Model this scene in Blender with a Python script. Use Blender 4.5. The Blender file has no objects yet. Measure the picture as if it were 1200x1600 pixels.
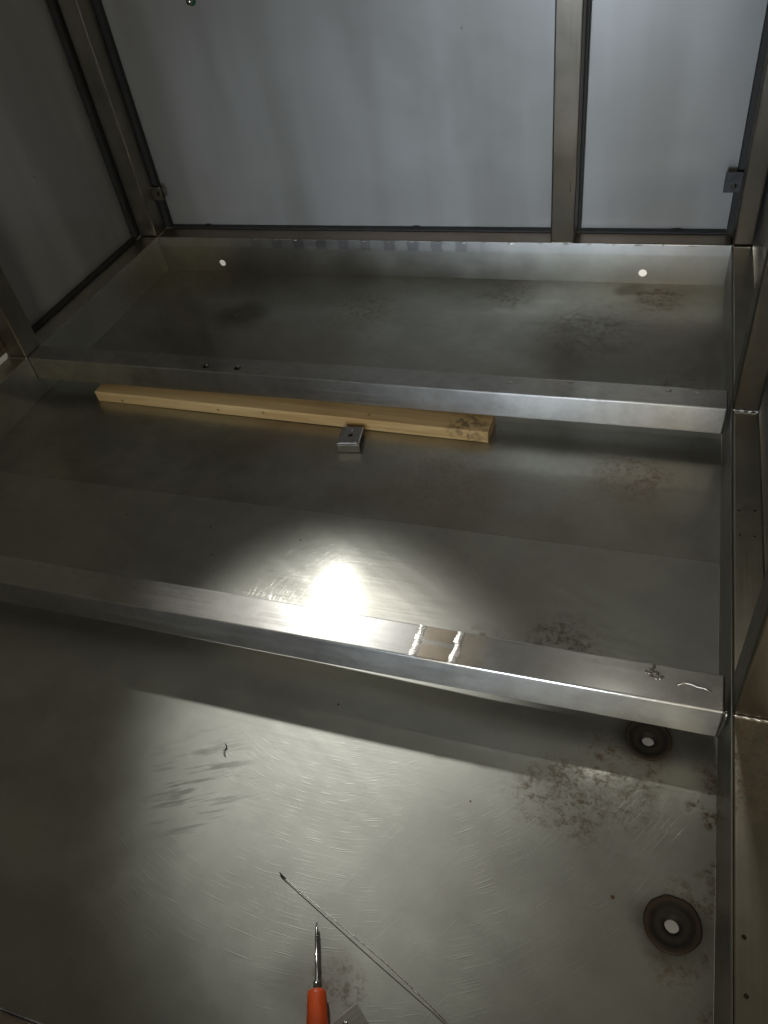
import bpy, bmesh, math, random
from mathutils import Vector, Matrix, noise

random.seed(7)
scene = bpy.context.scene
col = scene.collection

# ------------------------------------------------------------------ camera
cam_d = bpy.data.cameras.new('camera')
cam = bpy.data.objects.new('camera', cam_d)
col.objects.link(cam)
cam.location = (-0.10257, -1.30087, 0.63182)
cam.rotation_euler = (math.radians(46.2705), math.radians(7.3045), math.radians(17.2751))
cam_d.sensor_fit = 'VERTICAL'
cam_d.sensor_height = 36
cam_d.lens = 1225.57 / 1600 * 36
cam_d.clip_start = 0.01
cam_d.clip_end = 100
scene.camera = cam

# ------------------------------------------------------------------ world and lamps
world = bpy.data.worlds.new('World')
scene.world = world
world.use_nodes = True
wb = world.node_tree.nodes['Background']
wb.inputs['Color'].default_value = (1.0, 0.92, 0.71, 1)
wb.inputs['Strength'].default_value = 0.064


def lamp(name, kind, loc, target, power, color, **kw):
    d = bpy.data.lights.new(name, kind)
    d.energy = power
    d.color = color
    for k, v in kw.items():
        setattr(d, k, v)
    o = bpy.data.objects.new(name, d)
    col.objects.link(o)
    o.location = loc
    o.rotation_euler = (Vector(target) - Vector(loc)).to_track_quat('-Z', 'Y').to_euler()
    return o


# work lamp shining over the back panels into the tray
lamp('work_lamp', 'SPOT', (-1.28, 0.73, 1.83), (-0.36, -0.955, -0.07), 100, (1.0, 1.0, 0.98),
     spot_size=math.radians(9.7), spot_blend=0.72, shadow_soft_size=0.05)
# bluish daylight from a doorway behind the camera
lamp('door_daylight', 'AREA', (-0.45, -3.2, 0.35), (-0.42, 0, 0.08), 1.5, (0.74, 0.85, 1.0),
     shape='RECTANGLE', size=0.5, size_y=0.7, spread=math.radians(27))
# warm ceiling lamp on the right behind the camera
lamp('ceiling_lamp', 'AREA', (0.09, -2.4, 0.8), (0.0, -0.7, 0), 6.8, (1.0, 0.91, 0.73),
     shape='RECTANGLE', size=0.5, size_y=0.25)
# second ceiling lamp above the right-hand side of the frame
lamp('overhead_lamp', 'AREA', (-0.12, 0.28, 2.0), (-0.1, -0.9, 0), 1.15, (1.0, 0.98, 0.92),
     shape='RECTANGLE', size=0.09, size_y=0.06)
# unseen lamps added so the ground shows bright through the drilled holes
lamp('rear_ground_fill', 'AREA', (-0.5, 0.75, 0.35), (-0.5, 0.75, -1), 14, (1.0, 0.97, 0.9),
     shape='RECTANGLE', size=1.2, size_y=0.4)
lamp('side_ground_fill', 'AREA', (0.45, -0.95, -0.02), (-0.02, -0.95, -0.35), 0.7, (1.0, 0.97, 0.92),
     shape='RECTANGLE', size=0.6, size_y=0.15)

scene.view_settings.view_transform = 'Standard'
scene.view_settings.look = 'None'
scene.view_settings.exposure = 0.0
scene.view_settings.gamma = 1.0
scene.render.engine = 'CYCLES'
scene.cycles.use_denoising = True
scene.cycles.max_bounces = 6
scene.cycles.glossy_bounces = 5
scene.cycles.caustics_reflective = True
scene.cycles.use_adaptive_sampling = True
scene.cycles.adaptive_threshold = 0.02
scene.cycles.sample_clamp_indirect = 4.0


# ------------------------------------------------------------------ node helpers
class NT:
    def __init__(self, name):
        self.m = bpy.data.materials.new(name)
        self.m.use_nodes = True
        self.t = self.m.node_tree
        self.n = self.t.nodes
        self.l = self.t.links
        self.bsdf = self.n['Principled BSDF']
        self.out = self.n['Material Output']
        self.co = self.n.new('ShaderNodeTexCoord').outputs['Object']

    def _set(self, sock, v):
        if isinstance(v, bpy.types.NodeSocket):
            self.l.new(v, sock)
        else:
            sock.default_value = v

    def math(self, op, a, b=0.0, c=0.0, clamp=False):
        n = self.n.new('ShaderNodeMath')
        n.operation = op
        n.use_clamp = clamp
        for i, v in enumerate((a, b, c)):
            self._set(n.inputs[i], v)
        return n.outputs[0]

    def xyz(self, v=None):
        n = self.n.new('ShaderNodeSeparateXYZ')
        self.l.new(v or self.co, n.inputs[0])
        return n.outputs

    def map(self, vec, rot=(0, 0, 0), scale=(1, 1, 1), loc=(0, 0, 0)):
        n = self.n.new('ShaderNodeMapping')
        self.l.new(vec, n.inputs['Vector'])
        n.inputs['Rotation'].default_value = rot
        n.inputs['Scale'].default_value = scale
        n.inputs['Location'].default_value = loc
        return n.outputs[0]

    def noise(self, vec, scale, detail=4, rough=0.6, dist=0.0):
        n = self.n.new('ShaderNodeTexNoise')
        self.l.new(vec, n.inputs['Vector'])
        n.inputs['Scale'].default_value = scale
        n.inputs['Detail'].default_value = detail
        n.inputs['Roughness'].default_value = rough
        n.inputs['Distortion'].default_value = dist
        return n.outputs['Fac']

    def ramp(self, v, a, b, lo=0.0, hi=1.0, smooth=True):
        n = self.n.new('ShaderNodeMapRange')
        n.interpolation_type = 'SMOOTHSTEP' if smooth else 'LINEAR'
        self._set(n.inputs['Value'], v)
        n.inputs['From Min'].default_value = a
        n.inputs['From Max'].default_value = b
        n.inputs['To Min'].default_value = lo
        n.inputs['To Max'].default_value = hi
        return n.outputs[0]

    def mix(self, f, a, b):
        n = self.n.new('ShaderNodeMix')
        n.data_type = 'RGBA'
        self._set(n.inputs[0], f)
        self._set(n.inputs[6], a if isinstance(a, bpy.types.NodeSocket) else (*a, 1))
        self._set(n.inputs[7], b if isinstance(b, bpy.types.NodeSocket) else (*b, 1))
        return n.outputs[2]

    def bump(self, h, strength, dist, normal=None):
        n = self.n.new('ShaderNodeBump')
        n.inputs['Strength'].default_value = strength
        n.inputs['Distance'].default_value = dist
        self.l.new(h, n.inputs['Height'])
        if normal:
            self.l.new(normal, n.inputs['Normal'])
        return n.outputs[0]

    def dist(self, p, vec=None):
        n = self.n.new('ShaderNodeVectorMath')
        n.operation = 'DISTANCE'
        self.l.new(vec or self.co, n.inputs[0])
        n.inputs[1].default_value = p
        return n.outputs['Value']

    def warp(self, scale, amount):
        n = self.n.new('ShaderNodeTexNoise')
        self.l.new(self.co, n.inputs['Vector'])
        n.inputs['Scale'].default_value = scale
        n.inputs['Detail'].default_value = 4
        m = self.n.new('ShaderNodeVectorMath')
        m.operation = 'MULTIPLY_ADD'
        self.l.new(n.outputs['Color'], m.inputs[0])
        m.inputs[1].default_value = (amount,) * 3
        k = self.n.new('ShaderNodeVectorMath')
        k.operation = 'SUBTRACT'
        self.l.new(self.co, k.inputs[0])
        k.inputs[1].default_value = (amount * 0.5,) * 3
        self.l.new(k.outputs[0], m.inputs[2])
        return m.outputs[0]


def steel(name, base=(0.42, 0.41, 0.37), rough=0.42, gloss=0.2, gloss_rough=0.13, axis='x',
          stains=(), dark=(), scratches=0, wave=0.12, tarnish=(0.25, 0.2, 0.15), tarn=0.22, extra=None, specks=True, aniso=0.6, brush=0.20, swirl=None):
    """worn stainless sheet: wide lobe + a smaller sharp lobe, brushing, smudges, scratches, stains"""
    g = NT(name)
    sc = {'x': (9, 500, 500), 'y': (500, 9, 500), 'z': (500, 500, 9)}[axis]
    br = g.noise(g.map(g.co, scale=sc), 1.0, 1, 0.5)
    sm = g.noise(g.co, 13.0, 5, 0.62, 0.0)
    sm2 = g.noise(g.map(g.co, loc=(3, 1, 2)), 34.0, 4, 0.68, 0.0)
    big = g.noise(g.map(g.co, loc=(9, 4, 2)), 3.2, 2, 0.5, 0.0)
    r = g.math('ADD', rough - 0.06, g.math('MULTIPLY', sm, 0.12))
    r = g.math('ADD', r, g.math('MULTIPLY', g.math('SUBTRACT', br, 0.5), brush))
    c = g.mix(g.ramp(sm, 0.36, 0.66), tuple(x * 0.93 for x in base), tuple(min(1, x * 1.07) for x in base))
    wipe = g.noise(g.map(g.map(g.co, rot=(0, 0, 0.5)), scale=(7, 55, 30)), 1.0, 3, 0.6)
    r = g.math('ADD', r, g.math('MULTIPLY', g.math('SUBTRACT', wipe, 0.5), 0.12))
    c = g.mix(g.math('MULTIPLY', g.ramp(big, 0.48, 0.72), tarn), c, tarnish)
    c = g.mix(g.math('MULTIPLY', g.ramp(sm2, 0.55, 0.75), 0.12), c, tuple(x * 0.6 for x in base))
    nrm = g.bump(big, wave, 0.02)
    if scratches:
        tot = None
        mk = g.n.new('ShaderNodeTexNoise')
        g.l.new(g.co, mk.inputs['Vector'])
        mk.inputs['Scale'].default_value = 9
        mk.inputs['Detail'].default_value = 2
        chan = g.n.new('ShaderNodeSeparateColor')
        g.l.new(mk.outputs['Color'], chan.inputs[0])
        for i in range(scratches):
            a = i * math.pi / scratches + random.uniform(-0.2, 0.2)
            rot = g.map(g.co, rot=(0, 0, a), loc=(i * 1.7, i * 0.9, 0))
            s = g.noise(g.map(rot, scale=(16, 1100, 1)), 1.0, 0, 0.4)
            s = g.math('MULTIPLY', g.ramp(s, 0.66, 0.90), g.ramp(chan.outputs[i % 3], 0.50, 0.70))
            tot = s if tot is None else g.math('ADD', tot, s)
        if swirl:                        # faint arcs left by an orbital sander
            x_, y_, z_ = g.xyz(g.warp(5, 0.03))
            dx = g.math('SUBTRACT', x_, swirl[0])
            dy = g.math('SUBTRACT', y_, swirl[1])
            rr = g.math('SQRT', g.math('ADD', g.math('MULTIPLY', dx, dx), g.math('MULTIPLY', dy, dy)))
            th = g.math('ARCTAN2', dy, dx)
            cv = g.n.new('ShaderNodeCombineXYZ')
            g.l.new(g.math('MULTIPLY', rr, 1200), cv.inputs[0])
            g.l.new(g.math('MULTIPLY', th, 9), cv.inputs[1])
            sn = g.noise(cv.outputs[0], 1.0, 0)
            tot = g.math('ADD', tot, g.math('MULTIPLY', g.ramp(sn, 0.62, 0.85), g.math('MULTIPLY', g.ramp(chan.outputs[1], 0.42, 0.6), g.ramp(rr, 0.08, 0.16))))
        nrm = g.bump(tot, 0.11, 0.0005, nrm)
        r = g.math('SUBTRACT', r, g.math('MULTIPLY', tot, 0.06))
        c = g.mix(g.math('MULTIPLY', tot, 0.10, clamp=True), c, (0.75, 0.74, 0.7))
    metal = 1.0
    glossf = gloss
    mask = None
    if stains:
        wv = g.warp(38, 0.03)
        sp = g.ramp(g.noise(g.map(g.co, loc=(2, 7, 5)), 150, 5, 0.8), 0.45, 0.64)
        for (x, y, z, rad, s) in stains:
            d = g.ramp(g.dist((x, y, z), wv), rad * 0.25, rad, s, 0.0)
            mask = d if mask is None else g.math('MAXIMUM', mask, d)
        mask = g.math('MULTIPLY', mask, g.math('MULTIPLY', sp, 1.0))
    if specks:
        v = g.n.new('ShaderNodeTexVoronoi')
        v.inputs['Scale'].default_value = 38
        v.inputs['Randomness'].default_value = 1
        g.l.new(g.co, v.inputs['Vector'])
        rnd = g.xyz(v.outputs['Color'])[0]
        sz = g.ramp(rnd, 0.86, 1.0, 0.0, 0.075, False)
        spk = g.math('LESS_THAN', v.outputs['Distance'], sz)
        mask = spk if mask is None else g.math('MAXIMUM', mask, spk)
    if mask is not None:
        c = g.mix(mask, c, (0.15, 0.088, 0.04))
        metal = g.math('SUBTRACT', 1.0, g.math('MULTIPLY', mask, 0.9), clamp=True)
        r = g.math('ADD', r, g.math('MULTIPLY', mask, 0.3))
        glossf = g.math('MULTIPLY', g.math('SUBTRACT', 1.0, mask, clamp=True), gloss)
    if dark:
        wv2 = g.warp(14, 0.05)
        dm = None
        for (x, y, z, rad, s) in dark:
            d = g.ramp(g.dist((x, y, z), wv2), rad * 0.3, rad, s, 0.0)
            dm = d if dm is None else g.math('MAXIMUM', dm, d)
        c = g.mix(dm, c, (0.10, 0.085, 0.065))
    if extra:
        c, r = extra(g, c, r)
    if swirl:                            # short dark drag scuffs
        sx = g.map(g.map(g.co, rot=(0, 0, -0.45)), scale=(16, 130, 1))
        sc_ = g.ramp(g.noise(sx, 1.0, 3, 0.6), 0.50, 0.64)
        sc_ = g.math('MULTIPLY', sc_, g.ramp(g.dist((-0.475, -1.025, -H), g.warp(20, 0.04)), 0.02, 0.075, 0.5, 0))
        c = g.mix(sc_, c, (0.09, 0.085, 0.075))
    # grimy areas carry less of the sharp lobe
    glossf = g.math('MULTIPLY', glossf, g.ramp(sm2, 0.3, 0.65, 1.15, 0.8))
    b = g.bsdf
    g._set(b.inputs['Base Color'], c)
    g._set(b.inputs['Metallic'], metal)
    g._set(b.inputs['Roughness'], g.math('ADD', r, 0.0, clamp=True))
    g.l.new(nrm, b.inputs['Normal'])
    b.inputs['Anisotropic'].default_value = aniso
    tv = g.n.new('ShaderNodeCombineXYZ')
    for i, t in enumerate({'x': (0, 1, 1), 'y': (1, 0, 1), 'z': (1, 1, 0)}[axis]):
        tv.inputs[i].default_value = t
    g.l.new(tv.outputs[0], b.inputs['Tangent'])
    gl = g.n.new('ShaderNodeBsdfGlossy')
    g._set(gl.inputs['Color'], c)
    gl.inputs['Roughness'].default_value = gloss_rough
    g.l.new(nrm, gl.inputs['Normal'])
    mx = g.n.new('ShaderNodeMixShader')
    g._set(mx.inputs[0], glossf)
    g.l.new(b.outputs[0], mx.inputs[1])
    g.l.new(gl.outputs[0], mx.inputs[2])
    g.l.new(mx.outputs[0], g.out.inputs['Surface'])
    return g.m


W, D1, D2, D3, H, T = 1.076, 0.44, 0.8805, 1.25, 0.070, 0.040   # inner width, beam fronts, front wall, tray depth, tube
RW = 0.031                                                       # width of the right-hand tube
S = 0.0015                                                       # sheet thickness


def heat_patches(g, c, r):
    """rubbed rectangles under the stitch welds of the back wall"""
    x, y, z = g.xyz()
    n = g.noise(g.co, 60, 3, 0.6)
    u = g.math('FRACT', g.math('ADD', g.math('MULTIPLY', x, 1 / 0.0455), g.math('MULTIPLY', n, 0.3)))
    u = g.math('MULTIPLY', g.ramp(u, 0.05, 0.14), g.ramp(u, 0.5, 0.62, 1, 0))
    zz = g.ramp(g.math('ADD', z, g.math('MULTIPLY', n, 0.006)), -0.017, -0.013)
    xx = g.math('MULTIPLY', g.ramp(x, -0.95, -0.75), g.ramp(x, -0.45, -0.38, 1, 0))
    f = g.math('MULTIPLY', g.math('MULTIPLY', u, zz), xx)
    c = g.mix(g.math('MULTIPLY', f, 0.75), c, (0.12, 0.115, 0.11))
    band = g.math('MULTIPLY', zz, 0.35)
    c = g.mix(band, c, (0.62, 0.62, 0.63))
    return c, r


def beam_tint(g, c, r):
    """straw-coloured heat tint around the two ground welds on the front beam"""
    x, y, z = g.xyz()
    n = g.noise(g.co, 50, 3, 0.6)
    xx = g.math('ADD', x, g.math('MULTIPLY', n, 0.014))
    m = g.math('MULTIPLY', g.ramp(xx, -0.292, -0.268), g.ramp(xx, -0.252, -0.226, 1, 0))
    wob = g.math('ABSOLUTE', g.math('SUBTRACT', g.math('ADD', y, g.math('MULTIPLY', n, 0.006)), -0.857))
    top = g.math('MULTIPLY', g.ramp(z, -0.003, -0.0005), g.ramp(y, -0.80, -0.78, 1, 0))
    m = g.math('MULTIPLY', m, top)
    m2 = g.math('MULTIPLY', m, g.ramp(wob, 0.001, 0.004, 0.25, 1))
    c = g.mix(g.math('MULTIPLY', m2, 0.7), c, (0.46, 0.37, 0.25))
    c = g.mix(g.math('MULTIPLY', g.math('MULTIPLY', g.ramp(xx, -0.245, -0.23), g.ramp(xx, -0.228, -0.205, 1, 0)), g.math('MULTIPLY', top, 0.4)), c, (0.62, 0.5, 0.33))
    return c, r


floor_stains = [(-0.002, -0.90, -H, 0.022, 1.0), (-0.003, -1.10, -H, 0.014, 0.8), (-0.004, -1.005, -H, 0.018, 0.6), (-0.03, -1.012, -H, 0.02, 0.6), (-0.08, -0.935, -H, 0.05, 0.45),
                (-0.118, -0.967, -H, 0.04, 0.7), (-0.134, -0.935, -H, 0.035, 0.6), (-0.10, -0.925, -H, 0.03, 0.6),
                (-0.15, -0.955, -H, 0.04, 0.6), (-0.005, -0.915, -H, 0.016, 1.0), (-0.004, -0.945, -H, 0.015, 1.0),
                (-0.06, -0.912, -H, 0.025, 0.7), (-0.02, -0.935, -H, 0.012, 0.8), (-0.03, -1.07, -H, 0.03, 0.7),
                (-0.012, -1.02, -H, 0.02, 0.7), (0.0, -0.99, -H, 0.010, 0.9), (0.0, -1.06, -H, 0.012, 0.8),
                (-0.16, -0.80, -H, 0.07, 0.55), (-0.24, -0.815, -H, 0.05, 0.5), (-0.28, -1.155, -H, 0.035, 0.6),
                (-0.10, -0.90, -H, 0.03, 0.9)]
floor_dark = [(-0.22, -1.03, -H, 0.09, 0.25),
              (-0.062, -0.878, -H, 0.04, 0.8), (-0.032, -1.041, -H, 0.038, 0.8), (-0.3, -1.16, -H, 0.05, 0.4)]
rear_dark = [(-0.83, -0.16, -H, 0.07, 0.6), (-0.15, -0.2, -H, 0.2, 0.5), (-0.15, -0.03, -H, 0.035, 0.6), (-0.4, -0.02, -H, 0.12, 0.4)]

M = {}
M['floor_front'] = steel('floor_sheet_steel', (0.43, 0.43, 0.385), 0.48, 0.055, 0.13, 'x', floor_stains, floor_dark, 3, 0.05, aniso=0.2, brush=0.10, swirl=(-0.36, -0.80))
M['floor_rear'] = steel('rear_sheet_steel', (0.43, 0.425, 0.375), 0.43, 0.24, 0.16, 'x',
                        [(-0.1, -0.05, -H, 0.06, 0.8), (-0.35, -0.05, -H, 0.07, 0.7), (-0.11, -0.5, -H, 0.07, 0.6), (-0.6, -0.12, -H, 0.09, 0.6), (-0.2, -0.16, -H, 0.12, 0.6), (-0.05, -0.3, -H, 0.08, 0.6), (-0.35, -0.55, -H, 0.1, 0.4), (-0.95, -0.2, -H, 0.08, 0.6)], rear_dark, 3, 0.06, aniso=0.3, tarn=0.5, tarnish=(0.26, 0.20, 0.14))
M['wall'] = steel('tray_wall_steel', (0.44, 0.435, 0.385), 0.40, 0.15, 0.12, 'x', scratches=0, wave=0.12, extra=heat_patches, specks=False)
M['wall_side'] = steel('side_wall_steel', (0.42, 0.41, 0.36), 0.40, 0.15, 0.12, 'y',
                       [(0, -0.93, -0.06, 0.04, 0.9)], scratches=0, specks=False)
M['rail'] = steel('side_rail_steel', (0.50, 0.46, 0.375), 0.36, 0.15, 0.13, 'y',
                  [(0.02, -0.905, 0, 0.05, 1.0), (0.024, -0.93, 0, 0.045, 1.0), (0.016, -0.955, 0, 0.03, 1.0)], tarn=0.3, specks=False)
M['rail_back'] = steel('back_rail_steel', (0.36, 0.29, 0.23), 0.42, 0.10, 0.14, 'x', tarn=0.6, specks=False)
M['beam'] = steel('beam_steel', (0.52, 0.51, 0.48), 0.42, 0.40, 0.14, 'x', scratches=0, aniso=0.8, wave=0.08, tarn=0.25, extra=beam_tint, specks=False)
M['post'] = steel('post_steel', (0.30, 0.272, 0.225), 0.34, 0.15, 0.12, 'z', tarn=0.4, specks=False)
M['weld'] = steel('weld_steel', (0.46, 0.44, 0.40), 0.40, 0.10, 0.14, 'x', tarn=0.15, wave=0.1, specks=False, aniso=0.0)
M['bracket'] = steel('bracket_steel', (0.42, 0.4, 0.38), 0.3, 0.2, 0.1, 'y', scratches=1, specks=False)


def panel_material():
    g = NT('panel_film_grey')
    sm = g.noise(g.co, 2.2, 4, 0.5, 0.3)
    fine = g.noise(g.map(g.co, scale=(300, 300, 6)), 1, 2)
    sm2 = g.noise(g.map(g.co, loc=(4, 2, 7)), 11, 6, 0.65)
    c = g.mix(g.ramp(sm, 0.3, 0.7), (0.33, 0.328, 0.315), (0.385, 0.385, 0.375))
    c = g.mix(g.math('MULTIPLY', g.ramp(sm2, 0.55, 0.75), 0.2), c, (0.33, 0.33, 0.32))
    v = g.n.new('ShaderNodeTexVoronoi')
    v.inputs['Scale'].default_value = 16
    g.l.new(g.co, v.inputs['Vector'])
    rnd = g.xyz(v.outputs['Color'])
    nick = g.math('LESS_THAN', v.outputs['Distance'], g.ramp(rnd[0], 0.75, 1.0, 0.0, 0.045, False))
    c = g.mix(nick, c, g.mix(g.math('GREATER_THAN', rnd[1], 0.5), (0.85, 0.85, 0.83), (0.14, 0.13, 0.12)))
    drip_shade = g.ramp(g.noise(g.map(g.co, scale=(6, 6, 0.8)), 1.0, 3, 0.5), 0.42, 0.66)
    c = g.mix(g.math('MULTIPLY', drip_shade, 0.7), c, (0.24, 0.235, 0.215))  # drips strengthened to put a soft vertical shadow band into the panel colour
    g.l.new(c, g.bsdf.inputs['Base Color'])
    g.bsdf.inputs['Coat Weight'].default_value = 0.5
    g.bsdf.inputs['Coat Roughness'].default_value = 0.16
    g.bsdf.inputs['Metallic'].default_value = 0.25
    g._set(g.bsdf.inputs['Roughness'], g.math('ADD', g.ramp(sm2, 0.3, 0.7, 0.29, 0.36), g.math('MULTIPLY', fine, 0.04)))
    g.l.new(g.bump(sm, 0.06, 0.03, g.bump(fine, 0.02, 0.0005)), g.bsdf.inputs['Normal'])
    return g.m


def simple(name, c, rough, metal=0.0, noise_scale=40, var=0.25, bump=0.1):
    g = NT(name)
    n = g.noise(g.co, noise_scale, 5, 0.6)
    cc = g.mix(g.ramp(n, 0.3, 0.7), tuple(x * (1 - var) for x in c), tuple(min(1, x * (1 + var)) for x in c))
    g.l.new(cc, g.bsdf.inputs['Base Color'])
    g.bsdf.inputs['Metallic'].default_value = metal
    g._set(g.bsdf.inputs['Roughness'], g.ramp(n, 0.3, 0.7, rough - 0.06, rough + 0.06))
    g.l.new(g.bump(n, bump, 0.001), g.bsdf.inputs['Normal'])
    return g.m


def wood_material():
    g = NT('pine_wood')
    d = g.map(g.co, scale=(2.2, 60, 60))
    ring = g.noise(d, 1.0, 5, 0.6, 0.8)
    fib = g.noise(g.map(g.co, scale=(14, 900, 900)), 1, 2)
    c = g.mix(g.ramp(ring, 0.35, 0.68), (0.84, 0.63, 0.32), (0.60, 0.39, 0.16))
    c = g.mix(g.math('MULTIPLY', fib, 0.25), c, (0.36, 0.22, 0.09))
    # dirty smear near the right end and a few knots
    w = g.warp(40, 0.02)
    st = g.math('MULTIPLY', g.ramp(g.dist((0.30, -0.012, 0.019), g.map(w, scale=(1, 1, 1))), 0.010, 0.04, 0.8, 0), g.ramp(g.noise(g.co, 90, 4), 0.42, 0.58))
    c = g.mix(st, c, (0.13, 0.08, 0.04))
    for p in ((-0.10, -0.0225, 0.008), (-0.02, -0.0225, 0.012), (-0.28, -0.0225, 0.006), (0.15, -0.01, 0.019)):
        k = g.ramp(g.dist(p), 0.001, 0.0035, 0.75, 0)
        c = g.mix(k, c, (0.16, 0.08, 0.03))
    g.l.new(c, g.bsdf.inputs['Base Color'])
    g.bsdf.inputs['Roughness'].default_value = 0.6
    g.l.new(g.bump(fib, 0.25, 0.0006), g.bsdf.inputs['Normal'])
    return g.m


def drain_material():
    g = NT('burnt_drain_steel')
    n = g.noise(g.co, 160, 4, 0.65)
    d = g.math('ADD', g.dist((0, 0, 0)), g.math('MULTIPLY', g.math('SUBTRACT', n, 0.5), 0.003))
    c = g.mix(g.ramp(d, 0.006, 0.012), (0.025, 0.022, 0.018), (0.045, 0.038, 0.03))
    c = g.mix(g.ramp(d, 0.012, 0.0155), c, (0.022, 0.018, 0.014))
    c = g.mix(g.ramp(d, 0.0165, 0.020), c, (0.06, 0.042, 0.028))
    g.l.new(c, g.bsdf.inputs['Base Color'])
    g.bsdf.inputs['Metallic'].default_value = 0.0
    g.bsdf.inputs['Roughness'].default_value = 0.7
    g.l.new(g.bump(n, 0.3, 0.0006), g.bsdf.inputs['Normal'])
    return g.m


M['panel'] = panel_material()
M['wood'] = wood_material()
M['drain'] = drain_material()
M['orange'] = simple('orange_plastic', (0.85, 0.115, 0.02), 0.42, 0, 30, 0.12, 0.03)
M['chrome'] = simple('chromed_steel', (0.45, 0.44, 0.42), 0.18, 1.0, 120, 0.2, 0.05)
M['wire'] = simple('bare_wire', (0.62, 0.58, 0.52), 0.25, 1.0, 200, 0.2, 0.05)
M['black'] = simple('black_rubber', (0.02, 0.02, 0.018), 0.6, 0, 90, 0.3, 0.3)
M['dark_tab'] = simple('blackish_tab_metal', (0.06, 0.06, 0.06), 0.5, 0.5, 60, 0.3, 0.1)  # near-black tone, used on the right rear tab alone
M['green'] = simple('green_plastic', (0.02, 0.10, 0.05), 0.5, 0, 60, 0.2, 0.1)
M['ground'] = simple('pale_concrete', (0.5, 0.49, 0.46), 0.85, 0, 8, 0.12, 0.3)


# ------------------------------------------------------------------ mesh helpers
def link(name, bm, mat, parent=None, smooth=False, loc=None):
    me = bpy.data.meshes.new(name)
    bmesh.ops.recalc_face_normals(bm, faces=bm.faces)
    bm.to_mesh(me)
    bm.free()
    me.materials.append(mat)
    if smooth:
        for p in me.polygons:
            p.use_smooth = True
    o = bpy.data.objects.new(name, me)
    col.objects.link(o)
    if loc is not None:
        o.location = loc
    if parent:
        o.parent = parent
        pm = Matrix.Identity(4)
        q = parent
        chain = []
        while q:
            chain.append(q)
            q = q.parent
        for q in reversed(chain):
            pm = pm @ q.matrix_parent_inverse @ Matrix.LocRotScale(q.location, q.rotation_euler, q.scale)
        if loc is None or parent.get('world_parts'):
            o.matrix_parent_inverse = pm.inverted()
    return o


def bm_box(x0, x1, y0, y1, z0, z1, bev=0.002, seg=3):
    bm = bmesh.new()
    bmesh.ops.create_cube(bm, size=1)
    for v in bm.verts:
        v.co = Vector(((x0 + x1) / 2 + v.co.x * (x1 - x0), (y0 + y1) / 2 + v.co.y * (y1 - y0), (z0 + z1) / 2 + v.co.z * (z1 - z0)))
    if bev:
        bmesh.ops.bevel(bm, geom=list(bm.edges), offset=bev, segments=seg, profile=0.5, affect='EDGES')
    return bm


def box(name, x0, x1, y0, y1, z0, z1, mat, parent, bev=0.002, seg=3):
    return link(name, bm_box(x0, x1, y0, y1, z0, z1, bev, seg), mat, parent)


def wobble(o, amp, step=0.05, freq=5.0, axes=(0, 1, 2)):
    """slightly uneven sheet and tube: slice along the long axes and push the rings about"""
    bm = bmesh.new()
    bm.from_mesh(o.data)
    for a in range(3):
        lo = min(v.co[a] for v in bm.verts)
        hi = max(v.co[a] for v in bm.verts)
        n = int((hi - lo) / step)
        for k in range(1, n):
            no = [0, 0, 0]
            no[a] = 1
            co = [0, 0, 0]
            co[a] = lo + (hi - lo) * k / n
            bmesh.ops.bisect_plane(bm, geom=list(bm.verts) + list(bm.edges) + list(bm.faces), plane_co=co, plane_no=no)
    for v in bm.verts:
        q = v.co * freq
        d = [noise.noise(q), noise.noise(q + Vector((7.1, 3.3, 1.7))), noise.noise(q + Vector((2.9, 8.1, 5.5)))]
        for a in axes:
            v.co[a] += amp * d[a]
    bm.to_mesh(o.data)
    bm.free()
    for p in o.data.polygons:
        p.use_smooth = True
    o.data.set_sharp_from_angle(angle=math.radians(10))


def cut(o, holes):
    """drill real holes: holes = [(centre, axis, radius, length)]"""
    for c, ax, r, ln in holes:
        bm = bmesh.new()
        bmesh.ops.create_cone(bm, cap_ends=True, segments=28, radius1=r, radius2=r, depth=ln)
        rot = Vector((0, 0, 1)).rotation_difference(Vector(ax)).to_matrix().to_4x4()
        bmesh.ops.transform(bm, matrix=Matrix.Translation(c) @ rot, verts=bm.verts)
        me = bpy.data.meshes.new('cutter')
        bm.to_mesh(me)
        bm.free()
        k = bpy.data.objects.new('cutter', me)
        col.objects.link(k)
        md = o.modifiers.new('hole', 'BOOLEAN')
        md.operation = 'DIFFERENCE'
        md.solver = 'EXACT'
        md.object = k
        bpy.context.view_layer.update()
        dg = bpy.context.evaluated_depsgraph_get()
        new = bpy.data.meshes.new_from_object(o.evaluated_get(dg))
        o.modifiers.clear()
        o.data = new
        bpy.data.objects.remove(k)


def lathe(profile, seg=40, closed=False):
    bm = bmesh.new()
    rings = []
    for r, z in profile:
        rings.append([bm.verts.new((r * math.cos(2 * math.pi * i / seg), r * math.sin(2 * math.pi * i / seg), z)) for i in range(seg)])
    n = len(rings)
    for a in range(n if closed else n - 1):
        A, B = rings[a], rings[(a + 1) % n]
        for i in range(seg):
            bm.faces.new((A[i], A[(i + 1) % seg], B[(i + 1) % seg], B[i]))
    return bm


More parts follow.
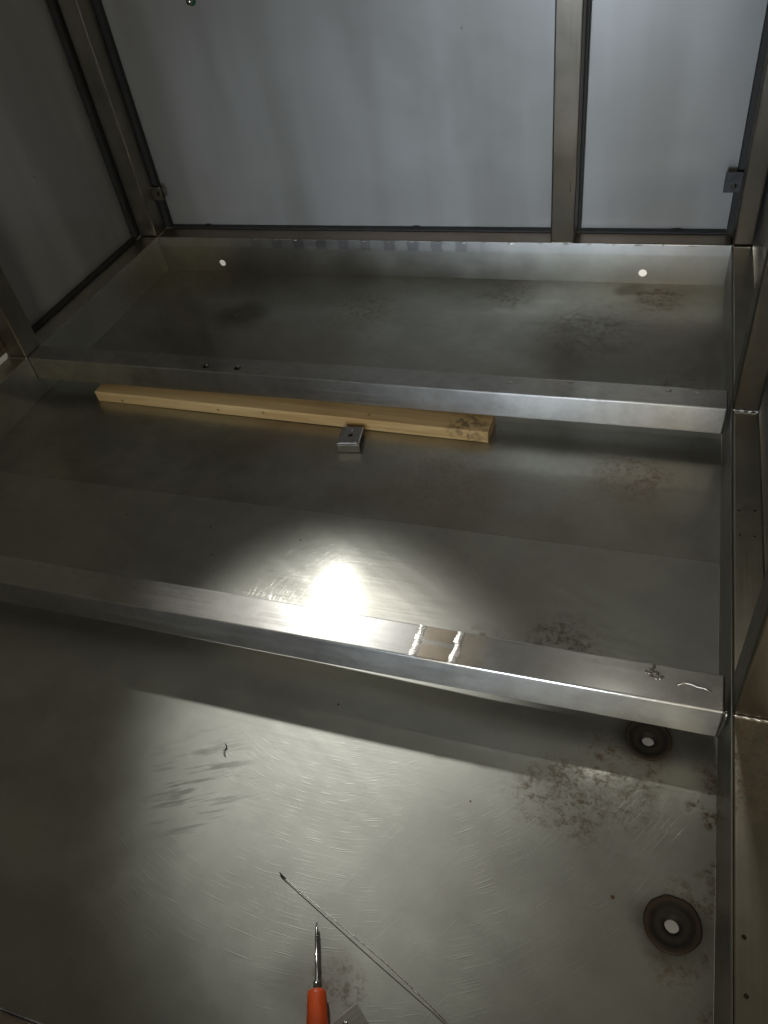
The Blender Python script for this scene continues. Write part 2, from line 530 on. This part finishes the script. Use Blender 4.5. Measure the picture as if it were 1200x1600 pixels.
def tube_path(pts, radii, seg=10):
    bm = bmesh.new()
    rings = []
    n = len(pts)
    for i, p in enumerate(pts):
        t = (pts[min(i + 1, n - 1)] - pts[max(i - 1, 0)]).normalized()
        u = t.orthogonal().normalized() if abs(t.z) > 0.95 else t.cross(Vector((0, 0, 1))).normalized()
        v = t.cross(u)
        rings.append([bm.verts.new(p + (u * math.cos(2 * math.pi * k / seg) + v * math.sin(2 * math.pi * k / seg)) * radii[i]) for k in range(seg)])
    for a, b in zip(rings, rings[1:]):
        for k in range(seg):
            bm.faces.new((a[k], a[(k + 1) % seg], b[(k + 1) % seg], b[k]))
    bm.faces.new(rings[0])
    bm.faces.new(rings[-1])
    return bm


def lump(c, size, seed, flat=1.0):
    """a weld bead: lumpy ellipsoid"""
    bm = bmesh.new()
    bmesh.ops.create_icosphere(bm, subdivisions=3, radius=1)
    for v in bm.verts:
        k = 1 + 0.35 * noise.noise(v.co * 2.3 + Vector((seed * 3.1, seed, 0)))
        v.co = Vector((c[0] + v.co.x * size[0] * k, c[1] + v.co.y * size[1] * k, c[2] + v.co.z * size[2] * k))
    return bm


def empty(name, loc, label, cat, group=None, rot=(0, 0, 0)):
    o = bpy.data.objects.new(name, None)
    col.objects.link(o)
    o.location = loc
    o.rotation_euler = rot
    o.empty_display_size = 0.05
    o['label'] = label
    o['category'] = cat
    if group:
        o['group'] = group
    return o


# ------------------------------------------------------------------ ground under the frame
bm = bmesh.new()
bmesh.ops.create_grid(bm, x_segments=2, y_segments=2, size=6)
g = link('ground', bm, M['ground'], loc=(0, 0, -0.35))
g['kind'] = 'structure'

# ------------------------------------------------------------------ the welded frame
F = empty('steel_frame', (-W / 2, -D3 / 2, -0.35),
          'welded stainless steel frame with shallow tray, two cross beams and grey panels around it', 'steel frame')


def sag(x, y):
    """the sheet bulges a little on the left under the front beam and sags on the right"""
    t = max(0.0, min(1.0, (x + 0.42) / 0.2))
    return (3.2 - 4.2 * t) * math.exp(-((y + 0.86) / 0.06) ** 2)


def floor_sheet(x0, x1, y0, y1, z, nx, ny, mat, amp):
    bm = bmesh.new()
    top, bot = [], []
    for j in range(ny + 1):
        rt, rb = [], []
        for i in range(nx + 1):
            x = x0 + (x1 - x0) * i / nx
            y = y0 + (y1 - y0) * j / ny
            e = min(min(i, nx - i) / 4, min(j, ny - j) / 4, 1)
            d = amp * e * (noise.noise(Vector((x * 5, y * 6, 3.3))) + sag(x, y))
            rt.append(bm.verts.new((x, y, z + d)))
            rb.append(bm.verts.new((x, y, z + d - S)))
        top.append(rt)
        bot.append(rb)
    for j in range(ny):
        for i in range(nx):
            bm.faces.new((top[j][i], top[j][i + 1], top[j + 1][i + 1], top[j + 1][i]))
            bm.faces.new((bot[j][i], bot[j + 1][i], bot[j + 1][i + 1], bot[j][i + 1]))
    for j in range(ny):
        bm.faces.new((top[j][0], top[j + 1][0], bot[j + 1][0], bot[j][0]))
        bm.faces.new((top[j][nx], bot[j][nx], bot[j + 1][nx], top[j + 1][nx]))
    for i in range(nx):
        bm.faces.new((top[0][i], bot[0][i], bot[0][i + 1], top[0][i + 1]))
        bm.faces.new((top[ny][i], top[ny][i + 1], bot[ny][i + 1], bot[ny][i]))
    return bm


SEAM = -0.636
rear_floor = link('floor_sheet', floor_sheet(-W + 0.0003, -0.0003, SEAM, -0.0003, -H, 60, 36, M['floor_rear'], 0.0012), M['floor_rear'], F, True)
front_floor = link('floor_sheet', floor_sheet(-W + 0.0003, -0.0003, -D3 + 0.0003, SEAM - 0.0002, -H - 0.0001, 60, 36, M['floor_front'], 0.0010), M['floor_front'], F, True)
rear_floor.data.set_sharp_from_angle(angle=math.radians(40))
DR = [(-0.0615, -0.878, 0.0215), (-0.032, -1.041, 0.0228)]
cut(front_floor, [((x, y, -H), (0, 0, 1), r - 0.0018, 0.05) for x, y, r in DR])
front_floor.data.set_sharp_from_angle(angle=math.radians(40))
for x, y, r in DR:
    k = r / 0.0225
    prof = [(0.0225 * k, 0.0020), (0.021 * k, 0.0022), (0.019 * k, 0.0018), (0.0165 * k, 0.0009), (0.0135 * k, 0.0003),
            (0.0105 * k, 0.0003), (0.0085 * k, 0.0), (0.0058, -0.0012), (0.0058, -0.006), (0.0205 * k, -0.0035), (0.0205 * k, 0.001)]
    o = link('drain_dish', lathe(prof, 48, True), M['drain'], None, True)
    for v in o.data.vertices:            # worn, not quite round
        q = 1 + 0.05 * noise.noise(Vector((v.co.x * 90, v.co.y * 90, x * 40)))
        if v.co.xy.length > 0.012:
            v.co.x *= q
            v.co.y *= q
        v.co.z += 0.0004 * noise.noise(Vector((v.co.x * 160, v.co.y * 160, 2 + x * 40)))
    o.location = (x, y, -H - 0.0012)
    o.parent = front_floor
    o.matrix_parent_inverse = (F.matrix_parent_inverse @ Matrix.Translation(F.location) @ front_floor.matrix_parent_inverse).inverted()

# upstanding walls of the tray
back_wall = box('tray_wall', -W - S, S, 0, S, -H - 0.001, 0.0005, M['wall'], F, 0.0004, 2)
cut(back_wall, [((-0.943, 0, -0.052), (0, 1, 0), 0.0066, 0.02), ((-0.132, 0, -0.051), (0, 1, 0), 0.0068, 0.02)])
left_wall = box('tray_wall', -W - S, -W, -D3 - S, -0.0002, -H - 0.001, 0.0005, M['wall_side'], F, 0.0004, 2)
right_wall = box('tray_wall', 0, S, -D3 - S, -0.0002, -H - 0.001, 0.0005, M['wall_side'], F, 0.0004, 2)
box('tray_wall', -W, 0, -D3 - S, -D3, -H - 0.001, 0.0005, M['wall'], F, 0.0004, 2)

# perimeter tubes
left_rail = box('side_rail', -W - S - T, -W - S - 0.0002, -D3 - T, T + S, -T, 0, M['rail'], F, 0.003, 4)
right_rail = box('side_rail', S + 0.0002, S + RW, -D3 - T, T + S, -T, 0, M['rail'], F, 0.003, 4)
screws = [(0.008, -0.621), (0.024, -0.619), (0.009, -0.658), (0.023, -0.658), (0.009, -1.063), (0.010, -1.101)]
cut(right_rail, [((x, y, 0), (0, 0, 1), 0.0013 if i < 4 else 0.0018, 0.012) for i, (x, y) in enumerate(screws)])
box('back_rail', -W - S, S, S + 0.0002, S + T, -T, -0.0003, M['rail_back'], F, 0.003, 4)
box('front_rail', -W - S, S, -D3 - S - T, -D3 - S - 0.0002, -T, -0.0003, M['rail_back'], F, 0.003, 4)

for r_ in (left_rail, right_rail):
    wobble(r_, 0.0004, 0.06, 6, (2,))

# cross beams
rear_beam = box('cross_beam', -W + 0.0004, -0.0035, -D1, -D1 + T, -T, 0.0008, M['beam'], F, 0.0022, 4)
cut(rear_beam, [((-0.748, -0.431 + 0.004, 0), (0, 0, 1), 0.0052, 0.03), ((-0.694, -0.430 + 0.004, 0), (0, 0, 1), 0.0055, 0.03)])
front_beam = box('cross_beam', -W + 0.0004, -0.0045, -D2, -D2 + T, -T - 0.001, 0.0008, M['beam'], F, 0.0022, 4)

wobble(rear_beam, 0.0006, 0.05, 5, (1, 2))
wobble(front_beam, 0.0006, 0.05, 5, (1, 2))

# weld beads on the beams
sd = 0
for x in (-0.289, -0.249):
    bm = bmesh.new()
    n = 60
    rows = []
    for i in range(n + 1):
        y = -D2 + 0.001 + (T - 0.002) * i / n
        row = []
        for k in range(9):
            u = k / 8 - 0.5
            side = 1 if u > 0 else -1
            wv = 0.0078 * (1 + 0.30 * noise.noise(Vector((y * 160, x * 40, 0))) + 0.25 * noise.noise(Vector((y * 420, x * 70, side * 4))))
            rip = 0.16 * math.sin((y + 0.0012 * (1 - 4 * u * u)) * 2 * math.pi / 0.0031)
            hgt = 0.0005 * (1 - (2 * u) ** 2) * (1 + rip + 0.5 * noise.noise(Vector((u * 3, y * 170, x * 50)))) - 0.0002
            row.append(bm.verts.new((x + u * wv + 0.0025 * noise.noise(Vector((y * 90, 1, x * 9))), y, 0.0008 + hgt)))
        rows.append(row)
    for a, b in zip(rows, rows[1:]):
        for k in range(8):
            bm.faces.new((a[k], a[k + 1], b[k + 1], b[k]))
    r = bmesh.ops.extrude_face_region(bm, geom=list(bm.faces))
    for v in r['geom']:
        if isinstance(v, bmesh.types.BMVert):
            v.co.z = -0.001
    wb_ = link('weld_bead', bm, M['weld'], front_beam, True)
    wb_.data.set_sharp_from_angle(angle=math.radians(50))
for i in range(9):                       # spatter of the rough weld near the right end
    sd += 1
    link('weld_bead', lump((-0.063 + random.uniform(-0.009, 0.007), -D2 + 0.030 + random.uniform(-0.007, 0.006), 0.0008),
                           (random.uniform(0.0015, 0.004), random.uniform(0.0015, 0.003), 0.0012), sd), M['weld'], front_beam)
pts = [(-0.045, 0.020), (-0.040, 0.024), (-0.034, 0.024), (-0.028, 0.022), (-0.022, 0.022), (-0.016, 0.019)]
cur = [Vector((x, -D2 + y, 0.0010)) for x, y in pts]
link('weld_bead', tube_path(cur, [0.0006, 0.0012, 0.0014, 0.001, 0.0014, 0.0006], 8), M['weld'], front_beam, True)
link('weld_bead', tube_path([Vector((-0.0035, -D2 + 0.001, 0.0005 - k * T / 5)) + Vector((0.0006 * math.sin(k), -0.0006, 0)) for k in range(6)],
                            [0.0016] * 6, 8), M['weld'], front_beam, True)
for x, y in ((-0.075, 0.030), (-0.041, 0.031), (-0.28, 0.024), (-0.2, 0.034)):
    sd += 1
    link('weld_bead', lump((x, -D1 + y, 0.0008), (0.004, 0.003, 0.0010), sd), M['weld'], rear_beam)

# stitch welds along the top of the tray wall
x = -W + 0.03
while x < -0.02:
    sd += 1
    link('weld_bead', lump((x, -0.0006, -0.0012), (random.uniform(0.003, 0.0065), 0.0012, 0.0014), sd), M['weld'], back_wall)
    x += 0.0455 * random.uniform(0.85, 1.15)
y = -0.03
while y > -0.42:
    sd += 1
    link('weld_bead', lump((-W + 0.0006, y, -0.0012), (0.0012, random.uniform(0.004, 0.007), 0.0014), sd), M['weld'], left_wall)
    y -= 0.05 * random.uniform(0.8, 1.15)

# posts
PH = 0.75
XM = -0.2894


def post(x0, x1, y0, y1):
    return box('post', x0, x1, y0, y1, 0.0004, PH, M['post'], F, 0.003, 4)


LX0, LX1 = -W - S - T, -W - S
corner_post = post(LX0, LX1, S, T + S)
left_post = post(LX0, LX1, -D1, -D1 + T)
post(LX0, LX1, -D2, -D2 + T)
right_back_post = post(S, S + RW, S, T + S)
post(S, S + RW, -D1, -D1 + T)
post(S, S + RW, -D2, -D2 + T)
mid_post = post(XM, XM + 0.0405, S, T + S)
# legs that carry the frame above the ground
for x0, x1 in ((LX0, LX1), (S, S + RW)):
    for y0 in (S, -D1, -D2, -D3 - T):
        box('leg', x0 + 0.0005, x1 - 0.0005, y0 + 0.0005, y0 + T - 0.0005, -0.35, -T - 0.0003, M['post'], F, 0.003, 2)
# weld fillets where the posts stand on the rails
for (x0, x1, yy) in ((S, S + RW, -D1), (S, S + RW, -D2), (XM, XM + 0.0405, S), (LX0, LX1, -D1)):
    pts = [Vector((x0 + (x1 - x0) * k / 12, yy - 0.0006 + 0.0004 * math.sin(k * 2.1), 0.0008)) for k in range(13)]
    link('weld_bead', tube_path(pts, [0.0011 + 0.0004 * math.sin(k * 1.7) for k in range(13)], 8), M['weld'], F, True)

# panels stand off behind the tubes
GAP = 0.014
PY = T + S + GAP
back_panels = [box('panel', -W - S - T - 0.01, XM + 0.019, PY, PY + 0.002, -0.028, PH, M['panel'], F, 0.0005, 1),
               box('panel', XM + 0.021, S + RW + 0.01, PY, PY + 0.002, -0.028, PH, M['panel'], F, 0.0005, 1)]
PX = -W - S - T - GAP
left_panel = box('panel', PX - 0.002, PX, -D1 + 0.021, PY - 0.003, -0.028, PH, M['panel'], F, 0.0005, 1)
PR = S + RW + 0.004
box('panel', PR, PR + 0.002, -D2 + 0.02, PY - 0.003, -0.028, PH, M['panel'], F, 0.0005, 1)

for p_ in back_panels:
    wobble(p_, 0.0016, 0.07, 4.5, (1,))
wobble(left_panel, 0.0016, 0.07, 4.5, (0,))

# black sealing strips between tubes and panels
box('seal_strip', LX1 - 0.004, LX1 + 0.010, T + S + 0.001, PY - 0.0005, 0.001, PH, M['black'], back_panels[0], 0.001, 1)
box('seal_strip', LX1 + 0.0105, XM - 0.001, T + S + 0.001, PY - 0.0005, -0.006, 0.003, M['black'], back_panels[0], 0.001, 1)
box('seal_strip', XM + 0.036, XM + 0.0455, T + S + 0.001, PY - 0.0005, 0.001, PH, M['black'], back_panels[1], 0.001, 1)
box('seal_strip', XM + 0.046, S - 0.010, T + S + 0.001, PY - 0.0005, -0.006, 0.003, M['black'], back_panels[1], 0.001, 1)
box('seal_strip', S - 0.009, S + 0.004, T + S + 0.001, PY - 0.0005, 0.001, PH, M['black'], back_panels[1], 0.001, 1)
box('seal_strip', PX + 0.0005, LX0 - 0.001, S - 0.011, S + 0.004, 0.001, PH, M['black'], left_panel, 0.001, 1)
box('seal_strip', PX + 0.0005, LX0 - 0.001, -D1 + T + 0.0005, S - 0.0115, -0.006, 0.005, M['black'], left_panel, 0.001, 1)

# fixing tabs with a hole, each welded to a post
t1 = box('fixing_tab', LX1 + 0.0002, LX1 + 0.022, T + S - 0.010, T + S - 0.007, 0.062, 0.088, M['post'], corner_post, 0.0008, 2)
cut(t1, [((LX1 + 0.013, T, 0.075), (0, 1, 0), 0.004, 0.04)])
t2 = box('fixing_tab', S - 0.026, S - 0.0002, T + S - 0.012, T + S - 0.009, 0.074, 0.106, M['dark_tab'], right_back_post, 0.0008, 2)
cut(t2, [((S - 0.011, T, 0.085), (0, 1, 0), 0.004, 0.04)])
t3 = box('fixing_tab', LX0 + 0.004, LX0 + 0.007, -D1 - 0.026, -D1 - 0.0002, 0.012, 0.046, M['post'], left_post, 0.0008, 2)
cut(t3, [((LX0, -D1 - 0.014, 0.028), (1, 0, 0), 0.004, 0.04)])


def bolt(x, z):
    o = link('bolt', lathe([(0.0001, 0.0), (0.0045, 0.0), (0.005, 0.001), (0.005, 0.010), (0.0042, 0.0115), (0.0001, 0.0115)], 20), M['chrome'], None, True)
    o.location = (x, PY, z)
    o.rotation_euler = (math.radians(90), 0, 0)
    o.parent = back_panels[0]
    o.matrix_parent_inverse = (Matrix.Translation(F.location) @ back_panels[0].matrix_parent_inverse).inverted()
    w_ = link('washer', lathe([(0.0052, 0.0), (0.008, 0.0), (0.008, 0.0015), (0.0052, 0.0015)], 24, True), M['green'], None, True)
    w_.parent = o


bolt(-0.895, 0.388)
# dark rubber clips tucked along the foot of the panels
for i, (x, pn) in enumerate(((-0.985, 0), (-0.545, 0), (-0.085, 1))):
    link('rubber_clip', lump((x, PY - 0.004, 0.002), (0.009, 0.004, 0.003), 60 + i), M['black'], back_panels[pn], True)

# ------------------------------------------------------------------ loose things in the tray
FZ1 = -H + 0.0006            # rear sheet
FZ2 = -H + 0.0004            # front sheet

# wooden batten, 19 mm high, half under the rear beam
wl = Vector((-0.963, -0.448, 0))
wr = Vector((-0.303, -0.464, 0))
d = (wr - wl)
L = d.length
ang = math.atan2(d.y, d.x)
mid = (wl + wr) / 2 + Vector((-math.sin(ang), math.cos(ang), 0)) * 0.0225
bm = bm_box(-L / 2, L / 2, -0.0225, 0.0225, 0, 0.019, 0.0012, 2)
bat = link('wooden_batten', bm, M['wood'], loc=(mid.x, mid.y, FZ1))
bat.rotation_euler = (0, 0, ang)
bat['label'] = 'long pale pine batten lying on the tray floor against the rear cross beam'
bat['category'] = 'wooden batten'


def bracket(name, loc, rz, label, tilt=0.0, w=0.031, dp=0.036, h=0.011, mat='bracket'):
    root = empty(name, loc, label, 'bracket', None, (tilt, 0, rz))
    top = link('top_plate', bm_box(-w / 2, w / 2, -dp / 2 + 0.0035, dp / 2, h - 0.003, h, 0.0008, 2), M[mat], None)
    cut(top, [((0.0, 0.001, h), (0, 0, 1), 0.0034, 0.03)])
    top.parent = root
    lip = link('front_lip', bm_box(-w / 2, w / 2, -dp / 2 - 0.0006, -dp / 2 + 0.0032, 0, h - 0.0005, 0.0005, 2), M['weld'], None)
    lip.parent = root
    lip2 = link('rear_lip', bm_box(-w / 2, w / 2, dp / 2 - 0.0032, dp / 2, 0, h - 0.0032, 0.0005, 2), M['bracket'], None)
    lip2.parent = root
    rv = link('rivet', lump((0, dp * 0.33, h), (0.0022, 0.0022, 0.0008), 5), M['chrome'], None, True)
    rv.parent = top
    return root


bracket('metal_bracket', (-0.4975, -0.492, FZ1), math.radians(8), 'small dark metal bracket with a hole lying in front of the wooden batten', 0.0, 0.032, 0.041, 0.014)
bracket('metal_bracket', (-0.2530, -1.189, FZ2), math.radians(52), 'shiny metal bracket lying beside the orange screwdriver handle', 0.0, 0.030, 0.042, 0.012, 'weld')

# screwdriver
tip = Vector((-0.3135, -1.116, 0))
base = Vector((-0.2945, -1.164, 0))
ax = (base - tip).normalized()
sr = empty('screwdriver', (base.x, base.y, FZ2), 'screwdriver with an orange handle lying on the front tray floor', 'screwdriver')
HR = 0.0088
ang = math.atan2(ax.y, ax.x)
sr.rotation_euler = (0, 0, ang)
prof = [(0.0001, 0.0), (0.0062, 0.0), (0.0072, 0.0008), (0.0076, 0.004), (0.0082, 0.018), (0.0088, 0.03), (0.0088, 0.07), (0.0082, 0.082), (0.006, 0.088), (0.0001, 0.089)]
hd = link('handle', lathe(prof, 40), M['orange'], None, True)
for v in hd.data.vertices:               # six shallow flutes
    a = math.atan2(v.co.y, v.co.x)
    if 0.012 < v.co.z < 0.08:
        f = 1 - 0.05 * (0.5 + 0.5 * math.cos(6 * a))
        v.co.x *= f
        v.co.y *= f
hd.rotation_euler = (0, math.radians(90), 0)
hd.location = (0, 0, HR)
hd.parent = sr
sl = (base - tip).length
path = [Vector((0.002, 0, HR)), Vector((-0.006, 0, HR)), Vector((-0.007, 0, HR)), Vector((-sl * 0.75, 0, HR - 0.002)), Vector((-sl * 0.9, 0, HR - 0.003)), Vector((-sl, 0, HR - 0.004))]
sh = link('shaft', tube_path(path, [0.0028, 0.0028, 0.0015, 0.0014, 0.0013, 0.0009], 14), M['chrome'], None, True)
sh.parent = sr

# long thin wire
wp = [(-0.3585, -1.0865, 0.0012), (-0.338, -1.095, 0.0015), (-0.302, -1.109, 0.003), (-0.256, -1.127, 0.005), (-0.219, -1.143, 0.004), (-0.19, -1.157, 0.002), (-0.15, -1.180, 0.0012), (-0.12, -1.2, 0.0012)]
P = [Vector((x, y, FZ2 + z)) for x, y, z in wp]
sm_ = []
for i in range(len(P) - 1):
    p0, p1, p2, p3 = P[max(i - 1, 0)], P[i], P[i + 1], P[min(i + 2, len(P) - 1)]
    for k in range(6):
        t = k / 6
        sm_.append(0.5 * ((2 * p1) + (p2 - p0) * t + (2 * p0 - 5 * p1 + 4 * p2 - p3) * t * t + (3 * p1 - p0 - 3 * p2 + p3) * t ** 3))
sm_.append(P[-1])
org = sm_[0].copy()
org.z = FZ2
wr_root = empty('metal_wire', org, 'long thin bare wire with a dark tip crossing past the screwdriver', 'wire')
wo = link('wire', tube_path([p - org for p in sm_], [0.0004] * len(sm_), 8), M['wire'], None, True)
wo.parent = wr_root
tp = link('tip', tube_path([sm_[0] - org + Vector((-0.004, 0.0022, 0)), sm_[0] - org + Vector((-0.001, 0.0006, 0)), sm_[0] - org + Vector((0.004, -0.0018, 0.0002))], [0.0004, 0.0007, 0.0005], 8), M['black'], None, True)
tp.parent = wr_root

# curl of metal swarf in the lit part of the front floor
sw = [Vector((0.0012 * math.cos(k * 0.9), 0.0012 * k - 0.005, 0.0018 + 0.0012 * math.sin(k * 0.9))) for k in range(10)]
o = link('metal_shaving', tube_path(sw, [0.0007] * 10, 6), M['chrome'], loc=(-0.4655, -0.985, FZ2), smooth=True)
o.rotation_euler = (0, 0, math.radians(15))
o['label'] = 'tiny curled metal shaving on the lit front floor'
o['category'] = 'metal shaving'

# short bit of wire in the rear bay
sw = [Vector((0.0026 * k - 0.012, 0.001 * math.sin(k * 0.7), 0.0009 + 0.0003 * math.sin(k))) for k in range(10)]
o = link('wire_offcut', tube_path(sw, [0.0007] * 10, 6), M['wire'], loc=(-0.845, -0.166, FZ1), smooth=True)
o['label'] = 'short wire offcut lying on the rear tray floor'
o['category'] = 'wire'
